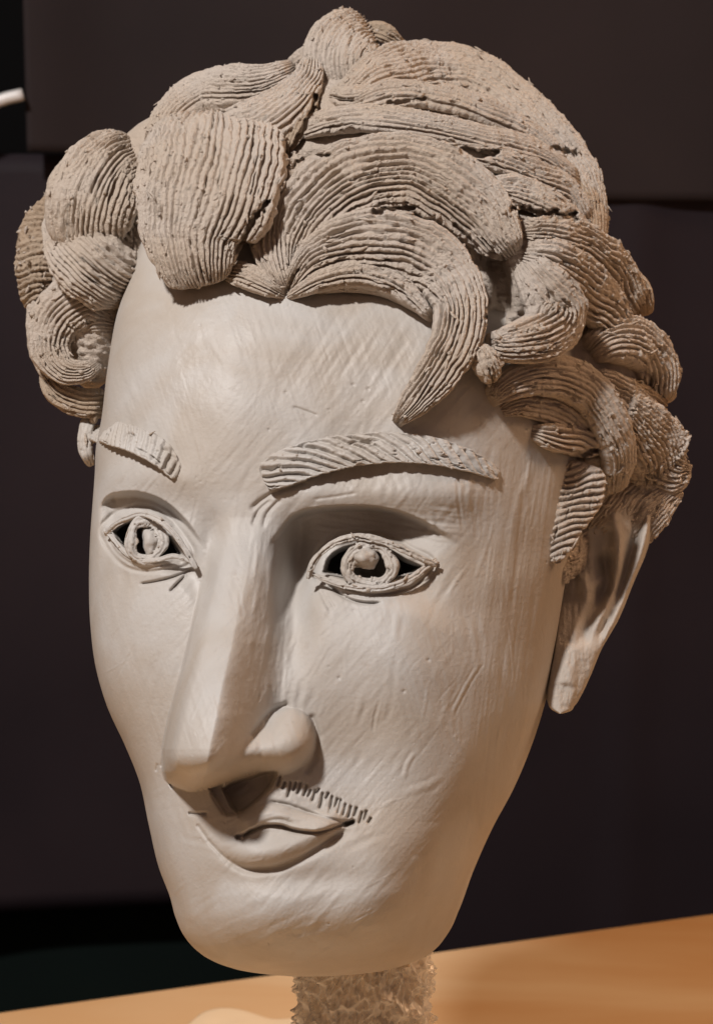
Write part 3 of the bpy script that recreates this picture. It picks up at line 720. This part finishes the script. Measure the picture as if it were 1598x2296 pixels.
# ---- near ear: dished blade with folds
def build_ear(parent):
    L = [(1120, 1290), (1150, 1268), (1250, 1250), (1350, 1249), (1440, 1242), (1516, 1229), (1550, 1225), (1575, 1227), (1592, 1237), (1600, 1252)]
    R = [(1120, 1472), (1150, 1466), (1225, 1453), (1309, 1419), (1395, 1383), (1454, 1349), (1516, 1323), (1560, 1302), (1582, 1288), (1598, 1268), (1600, 1260)]
    vs = np.concatenate([np.arange(1120, 1560, 3.0), 1560 + 40 * np.sin(np.linspace(0, math.pi / 2, 20))])
    l = smooth_curve(L, vs)[:, None]; r = smooth_curve(R, vs)[:, None]
    n = 110
    ph = np.linspace(-math.pi / 2, math.pi / 2, n)[None]
    X = np.sin(ph) + 0 * l; V = vs[:, None] + 0 * X
    U = (l + r) / 2 + (r - l) / 2 * X
    t = (X + 1) / 2
    Y = np.sqrt(np.clip(1 - X ** 2, 0, 1))
    base = -140 - 20 * t + np.interp(V, [1120, 1330, 1450, 1600], [0, 20, 95, 140])
    H = 34 * Y
    def line(pts, dep, wd):
        nonlocal H
        d, q = pdist(U, V, smooth_poly(pts)); H = H + dep * np.exp(-(d / wd) ** 2) * np.minimum(sstep(q, -0.02, 0.12), 1 - sstep(q, 0.8, 1.02))
    line([(1440, 1120), (1415, 1230), (1385, 1330), (1352, 1405), (1330, 1460)], -30, 12)
    line([(1458, 1150), (1435, 1240), (1400, 1330), (1368, 1400), (1335, 1450)], 16, 10)
    line([(1350, 1230), (1362, 1300), (1345, 1340), (1320, 1385), (1298, 1455)], -36, 16)
    line([(1372, 1130), (1385, 1230), (1378, 1310), (1352, 1380), (1318, 1430)], 22, 14)
    line([(1362, 1180), (1352, 1240), (1350, 1300)], -16, 16)
    line([(1300, 1280), (1318, 1340), (1302, 1400), (1285, 1450)], 16, 15)
    line([(1268, 1540), (1275, 1490), (1290, 1440)], 10, 22)
    H = H + 5 * fbm(U / 16, V / 70, 4.0) + 2.2 * fbm(U / 9, V / 12, 4.5)
    D = base + H * sstep(1 - np.abs(X), 0, 0.1)
    tb = np.linspace(math.pi / 2, 3 * math.pi / 2, 16)[1:-1][None]
    Xb = np.sin(tb) + 0 * l; Ub = (l + r) / 2 + (r - l) / 2 * Xb
    Db = -175 + 10 * (Xb + 1) + np.interp(vs[:, None] + 0 * Xb, [1120, 1330, 1450, 1600], [0, 20, 95, 140]) - 30 * np.abs(np.cos(tb))
    W = world(np.hstack([U, Ub]), np.hstack([V, vs[:, None] + 0 * Xb]), np.hstack([D, Db]))
    W = np.concatenate([W, np.repeat(W[-1:].mean(1, keepdims=True), W.shape[1], 1)], 0)
    return mesh_grid("ear", W, True, M_EAR, parent)
build_ear(head)
lock(head, [(206, 925, -60, 14), (194, 960, -60, 17), (192, 1005, -60, 17), (206, 1045, -60, 10)], h=16, amp=0.8, sp=12, absd=True, nfac=0, mat=M_FACE, name="ear", crumbs=0.2)
lock(head, [(212, 918, -40, 12), (210, 950, -38, 9)], h=14, amp=1, absd=True, nfac=0, mat=M_DRY, crumbs=0.2)

# ---- crumbs of clay stuck on the combed hair
def build_crumbs(parent):
    ico = np.array([(0, 0, 1), (1, 0, 0), (0, 1, 0), (-1, 0, 0), (0, -1, 0), (0, 0, -1)], float)
    fc = np.array([(0, 1, 2), (0, 2, 3), (0, 3, 4), (0, 4, 1), (5, 2, 1), (5, 3, 2), (5, 4, 3), (5, 1, 4)])
    VV, FF = [], []
    for i, (p, r) in enumerate(CRUMBS):
        q = ico * (r * (0.6 + 0.8 * rng.random((6, 1)))) * (0.6 + 0.9 * rng.random((1, 3)))
        R = np.array(Matrix.Rotation(rng.random() * 6.28, 3, Vector(rng.normal(size=3)).normalized()))
        q = q @ R.T + p
        VV.append(q); FF.append(fc + 6 * i)
    V = np.vstack(VV)
    o = mesh_raw("clay_crumbs", world(V[:, 0], V[:, 1], V[:, 2]), np.vstack(FF), M_HAIR, parent)
    o['kind'] = 'stuff'
build_crumbs(head)
def build_shreds(parent):
    VV, FF = [], []; k = 0
    m = 7; ang6 = np.linspace(0, 2 * math.pi, 5, endpoint=False)
    for p, t, n in SHREDS:
        ln = rng.uniform(7, 34); r = rng.uniform(1.4, 4.4); b = np.cross(t, n)
        dev = rng.normal() * 0.35; t2 = t * math.cos(dev) + b * math.sin(dev); b2 = np.cross(t2, n)
        q = np.linspace(-1, 1, m)
        c = p + t2 * (q * ln / 2)[:, None] + b2 * (rng.normal() * 2.5 * (1 - q ** 2))[:, None] + n * (r * 0.35 + rng.uniform(0, 2.5) * np.maximum(q, 0) ** 2)[:, None]
        rad = r * (1 - 0.8 * np.abs(q) ** 2) * (0.8 + 0.4 * rng.random(m))
        ringp = c[:, None] + rad[:, None, None] * (np.cos(ang6)[None, :, None] * b2 + 0.8 * np.sin(ang6)[None, :, None] * n)
        VV.append(ringp.reshape(-1, 3))
        idx = np.arange(m * 5).reshape(m, 5) + k; nx = np.roll(idx, -1, 1); k += m * 5
        FF.append(np.stack([idx[:-1], nx[:-1], nx[1:], idx[1:]], -1).reshape(-1, 4))
    V = np.vstack(VV)
    o = mesh_raw("clay_shreds", world(V[:, 0], V[:, 1], V[:, 2]), np.vstack(FF), M_HAIR, parent); o['kind'] = 'stuff'
build_shreds(head)

# ================================================================== stand under the head
def film_material():
    m, nt, p = nodes("crumpled_film")
    N = nt.nodes.new; L = nt.links.new
    tr = N('ShaderNodeBsdfTransparent'); tr.inputs[0].default_value = (0.97, 0.96, 0.94, 1)
    mx = N('ShaderNodeMixShader')
    lw = N('ShaderNodeLayerWeight'); lw.inputs['Blend'].default_value = 0.45
    mr = N('ShaderNodeMapRange'); mr.inputs['To Min'].default_value = 0.20; mr.inputs['To Max'].default_value = 0.85
    L(lw.outputs['Facing'], mr.inputs['Value']); L(mr.outputs['Result'], mx.inputs[0])
    p.inputs['Base Color'].default_value = (0.95, 0.92, 0.87, 1); p.inputs['Roughness'].default_value = 0.06; p.inputs['Specular IOR Level'].default_value = 1.0
    L(tr.outputs[0], mx.inputs[1]); L(p.outputs[0], mx.inputs[2])
    L(mx.outputs[0], nt.nodes['Material Output'].inputs['Surface'])
    return m
M_FILM = film_material()
M_CORE = clay_material("neck_clay", (0.76, 0.64, 0.50), (0.82, 0.72, 0.60), (0.64, 0.50, 0.37), 0.4, 1.0, streak=False)
TABLE_Z = 0.0
top = world(815.0, 2110.0, -200.0)
stand = empty("wrapped_neck", (float(top[0]), float(top[1]), TABLE_Z))
tag(stand, "neck post of tan clay wrapped in crumpled clear plastic film under the chin", "stand")
def tube(name, rad, z0, z1, amp, mat, nz=150, na=240, seed=0.0, fold=1.0):
    z = np.linspace(z0, z1, nz)[:, None]; a = np.linspace(0, 2 * math.pi, na, endpoint=False)[None]
    cx, cy = np.cos(a) * 2.2, np.sin(a) * 2.2
    r = rad * (1 + 0.03 * vnoise(cx, cy, z * 20 + seed))
    f = np.abs(vnoise(cx * 5 + seed, cy * 5 + z * 90, z * 260)) + 0.6 * np.abs(vnoise(cx * 12 + seed, cy * 12 - z * 120, z * 520 + 3)) + 0.3 * np.abs(vnoise(cx * 24, cy * 24 + seed, z * 260))
    r = r + amp * (f - 0.6) * fold
    W = np.stack([top[0] + r * np.cos(a), top[1] + r * np.sin(a), z + 0 * a], -1)
    return mesh_grid(name, W, True, mat, stand)
tube("clay_core", 0.0178, 0.0, float(top[2]) + 0.004, 0.003, M_CORE, seed=4.0)
def crinkled_film(name, rad, z0, z1, nz, na, mat):
    """clear film gathered round the post: sharp creases with slack between them"""
    z = np.linspace(z0, z1, nz)[:, None]
    a = np.linspace(0, 2 * math.pi, na, endpoint=False)[None]
    cx, cy = np.cos(a) * rad, np.sin(a) * rad
    r = rad + 0 * z + 0 * a
    for k, (f, am) in enumerate(((190, 0.0030), (330, 0.0022), (620, 0.0012))):
        n_ = vnoise(cx * f + 40 * vnoise(cx * 60, cy * 60, z * 50 + k) / 8 + k * 3.3, cy * f + k, z * f * 0.7)
        r = r + am * ((1 - np.abs(n_)) ** 4 - 0.25)
    return mesh_grid(name, np.stack([top[0] + r * np.cos(a), top[1] + r * np.sin(a), z + 0 * a], -1), True, mat, stand)
crinkled_film("plastic_film", 0.0190, 0.001, float(top[2]) - 0.001, 300, 260, M_FILM)

# ================================================================== table and background
def wood_material():
    m, nt, p = nodes("varnished_wood")
    N = nt.nodes.new; L = nt.links.new
    g = N('ShaderNodeNewGeometry')
    mp = N('ShaderNodeMapping'); mp.inputs['Scale'].default_value = (1.4, 9, 9); mp.inputs['Rotation'].default_value = (0, 0, 0.25)
    L(g.outputs['Position'], mp.inputs['Vector'])
    n = N('ShaderNodeTexNoise'); n.inputs['Scale'].default_value = 1.6; n.inputs['Detail'].default_value = 6; n.inputs['Distortion'].default_value = 0.8
    L(mp.outputs['Vector'], n.inputs['Vector'])
    r = N('ShaderNodeValToRGB'); r.color_ramp.elements[0].position = 0.3; r.color_ramp.elements[1].position = 0.72
    r.color_ramp.elements[0].color = (0.70, 0.41, 0.18, 1); r.color_ramp.elements[1].color = (0.86, 0.66, 0.42, 1)
    L(n.outputs['Fac'], r.inputs['Fac']); L(r.outputs['Color'], p.inputs['Base Color'])
    p.inputs['Roughness'].default_value = 0.42
    return m
M_WOOD = wood_material()
def dark_material(name, c, rough=0.75, bump=0.15):
    m, nt, p = nodes(name)
    N = nt.nodes.new; L = nt.links.new
    g = N('ShaderNodeNewGeometry')
    n = N('ShaderNodeTexNoise'); n.inputs['Scale'].default_value = 260; n.inputs['Detail'].default_value = 4
    L(g.outputs['Position'], n.inputs['Vector'])
    n2 = N('ShaderNodeTexNoise'); n2.inputs['Scale'].default_value = 3.5; n2.inputs['Detail'].default_value = 3
    L(g.outputs['Position'], n2.inputs['Vector'])
    r = N('ShaderNodeValToRGB'); r.color_ramp.elements[0].position = 0.3; r.color_ramp.elements[1].position = 0.7
    r.color_ramp.elements[0].color = (c[0] * 0.75, c[1] * 0.75, c[2] * 0.8, 1); r.color_ramp.elements[1].color = (c[0] * 1.2, c[1] * 1.15, c[2] * 1.15, 1)
    L(n2.outputs['Fac'], r.inputs['Fac']); L(r.outputs['Color'], p.inputs['Base Color'])
    b = N('ShaderNodeBump'); b.inputs['Strength'].default_value = bump; b.inputs['Distance'].default_value = 0.001
    L(n.outputs['Fac'], b.inputs['Height']); L(b.outputs['Normal'], p.inputs['Normal'])
    p.inputs['Roughness'].default_value = rough; p.inputs['Specular IOR Level'].default_value = 0.12
    return m

def ray_table(u, v, z=0.0):
    r = FW + (u - 799.0) / F * RT + (1148.0 - v) / F * UP
    return CAM + r * (z - CAM[2]) / r[2]
def box(name, x0, x1, y0, y1, z0, z1, mat, parent, bev=0.004, loc=None, rot=0.0):
    import bmesh
    bm = bmesh.new(); bmesh.ops.create_cube(bm, size=1.0)
    for vv in bm.verts:
        vv.co = Vector(((x0 + x1) / 2 + vv.co.x * (x1 - x0), (y0 + y1) / 2 + vv.co.y * (y1 - y0), (z0 + z1) / 2 + vv.co.z * (z1 - z0)))
    bmesh.ops.bevel(bm, geom=list(bm.edges), offset=bev, segments=3, affect='EDGES', profile=0.5)
    me = bpy.data.meshes.new(name); bm.to_mesh(me); bm.free(); me.materials.append(mat)
    for p in me.polygons: p.use_smooth = True
    o = bpy.data.objects.new(name, me); COL.objects.link(o)
    if parent: o.parent = parent
    if loc is not None: o.location = loc
    o.rotation_euler = (0, 0, rot)
    return o
eL = ray_table(0.0, 2262.0); eR = ray_table(1598.0, 2042.0)
ang = math.atan2(eR[1] - eL[1], eR[0] - eL[0])
table = empty("table", (0, 0.45, -0.74)); tag(table, "orange varnished wooden table top running behind and below the clay head", "table")
mid = (eL + eR) / 2
# local frame: x along the far edge, y away from the camera
tb = box("table_top", -1.1, 0.9, -0.95, 0.0, -0.028, 0.0, M_WOOD, table, 0.006, loc=(mid[0] - 0, mid[1] - 0.45, 0.74), rot=ang)
for (lx, ly) in ((-1.0, -0.08), (0.8, -0.08), (-1.0, -0.87), (0.8, -0.87)):
    c, s = math.cos(ang), math.sin(ang)
    box("leg", -0.03, 0.03, -0.03, 0.03, 0.0, 0.711, M_WOOD, table, 0.005, loc=(mid[0] + lx * c - ly * s, mid[1] - 0.45 + lx * s + ly * c, 0.0), rot=ang)

M_CLOTH = dark_material("dark_cloth", (0.033, 0.0255, 0.0255))
M_PANEL = dark_material("dark_lower_panel", (0.0265, 0.0205, 0.0245), 0.6)
M_BLACK = dark_material("black_recess", (0.010, 0.010, 0.012), 0.5)
M_GREEN = dark_material("dark_green_cloth", (0.007, 0.013, 0.0115), 0.8)

def plane_pt(u, v, y0, slope):
    """where the sight line meets the vertical plane y = y0 + slope*x"""
    r = FW + (u - 799.0) / F * RT + (1148.0 - v) / F * UP
    t = (y0 + slope * 0 - CAM[1]) / (r[1] - slope * r[0])
    return CAM + r * t
SL = 0.12
def hanging(name, u0, u1, vtop, vbot, y0, mat, folds, thick=0.0014, dip=None, label=None, cat=None):
    """a vertical sheet with shallow folds and real thickness"""
    a = plane_pt(u0, vtop, y0, SL); b = plane_pt(u1, vtop, y0, SL); c = plane_pt(u0, vbot, y0, SL)
    z1, z0 = a[2], c[2]
    nx, nz = 160, 40
    X = np.linspace(a[0], b[0], nx)[None]; Z = np.linspace(z1, z0, nz)[:, None]
    X = X + 0 * Z; Z = Z + 0 * X
    Y = y0 + SL * X
    if dip: Z = Z - sstep(X, dip[0], dip[1]) * dip[2] * np.linspace(0, 1, nz)[:, None]
    for (xc, wd, am) in folds:
        Y = Y - am * np.exp(-((X - xc) / wd) ** 2)
    Wf = np.stack([X, Y, Z], -1); Wb = np.stack([X, Y + thick, Z], -1)
    R, Cn = X.shape
    idx = np.arange(R * Cn).reshape(R, Cn)
    q1 = np.stack([idx[:-1, :-1], idx[1:, :-1], idx[1:, 1:], idx[:-1, 1:]], -1).reshape(-1, 4)
    q2 = q1[:, ::-1] + R * Cn
    loop = np.concatenate([idx[0, :], idx[1:, -1], idx[-1, -2::-1], idx[-2:0:-1, 0]])
    nl = np.roll(loop, -1)
    q3 = np.stack([loop, nl, nl + R * Cn, loop + R * Cn], -1)
    o = mesh_raw(name, np.vstack([Wf.reshape(-1, 3), Wb.reshape(-1, 3)]), np.vstack([q1, q2, q3]), mat, None)
    return tag(o, label, cat)
hanging("backdrop_cloth", 52, 2100, -500, 344, 1.20, M_CLOTH, [(-0.24, 0.05, 0.022), (0.02, 0.08, 0.010), (0.3, 0.07, 0.008)],
        dip=(0.0, 0.2, 0.030), label="dark grey-brown cloth hanging across the top of the background", cat="cloth")
hanging("backdrop_panel", -500, 2100, 340, 2068, 1.2072, M_PANEL, [(-0.33, 0.05, 0.008), (0.10, 0.07, 0.005), (0.215, 0.02, 0.004), (0.34, 0.05, 0.005)],
        dip=(0.0, 0.12, 0.10), label="charcoal panel behind the head, below the cloth and above the table", cat="panel")
hanging("shelf_front", -600, 2200, 2040, 2700, 1.26, M_GREEN, [(-0.2, 0.2, 0.006)],
        label="dark greenish fabric strip low behind the table at the left", cat="fabric")
wall = box("wall", -4, 4, 0, 0.1, -0.74, 2.4, dark_material("black_wall", (0.003, 0.003, 0.0035)), None, 0.01, loc=(0, 1.75, 0)); wall['kind'] = 'structure'
fl = box("floor", -4, 4, -3, 2, -0.06, 0.0, dark_material("dark_floor", (0.05, 0.035, 0.025)), None, 0.01, loc=(0, 0, -0.74)); fl['kind'] = 'structure'

# white curved cable in the dark gap at the upper left
mw, nt, p = nodes("white_plastic"); p.inputs['Base Color'].default_value = (0.85, 0.85, 0.84, 1); p.inputs['Roughness'].default_value = 0.3
pts = [plane_pt(u, v, 1.17, SL) for (u, v) in ((-160, 330), (-90, 275), (-30, 240), (10, 222), (52, 212))]
P5 = np.array([list(p) for p in pts]); Qc, _ = catmull(P5, 0.004)
T = np.gradient(Qc, axis=0); T /= np.linalg.norm(T, axis=1)[:, None]
Nn = np.cross(T, [0, 1, 0]); Nn /= np.linalg.norm(Nn, axis=1)[:, None]; Bn = np.cross(T, Nn)
aa = np.linspace(0, 2 * math.pi, 16, endpoint=False)
ring = Qc[:, None] + 0.0042 * (np.cos(aa)[None, :, None] * Nn[:, None] + np.sin(aa)[None, :, None] * Bn[:, None])
ring = np.concatenate([np.repeat(Qc[:1, None], 16, 1), ring, np.repeat(Qc[-1:, None], 16, 1)], 0)
cb = mesh_grid("white_cable", ring, True, mw, None); tag(cb, "white curved cable crossing the black gap at the upper left", "cable")

# pale plastic bag lying on the table behind the neck, at the left
mb, nt, p = nodes("pale_plastic"); p.inputs['Base Color'].default_value = (0.88, 0.70, 0.47, 1); p.inputs['Roughness'].default_value = 0.5
p.inputs['Transmission Weight'].default_value = 0.0
c0 = ray_table(600.0, 2300.0)
n, m = 60, 90
R = np.linspace(0, 1, n)[:, None]; A = np.linspace(0, 2 * math.pi, m, endpoint=False)[None]
rx = 0.048 * (1 + 0.18 * np.sin(A * 3 + 1) + 0.08 * np.sin(A * 7))
X = c0[0] + rx * R * np.cos(A); Y = c0[1] - 0.03 + 0.045 * (rx / 0.048) * R * np.sin(A)
Z = 0.0008 + 0.0015 * (1 - R ** 2.2) + 0.002 * np.abs(fbm(X * 45 + 3, Y * 30, 1.0)) * (1 - R ** 4)
W = np.stack([X, Y, Z], -1)
Wb = W[::-1].copy(); Wb[..., 2] = 0.0006
bag = mesh_grid("plastic_bag", np.concatenate([W, Wb], 0), True, mb, None)
tag(bag, "pale crumpled plastic bag lying on the table left of the neck", "bag")

# a plaster ceiling and side walls out of frame are left out; the lamp and the added warm fill stand in the open room
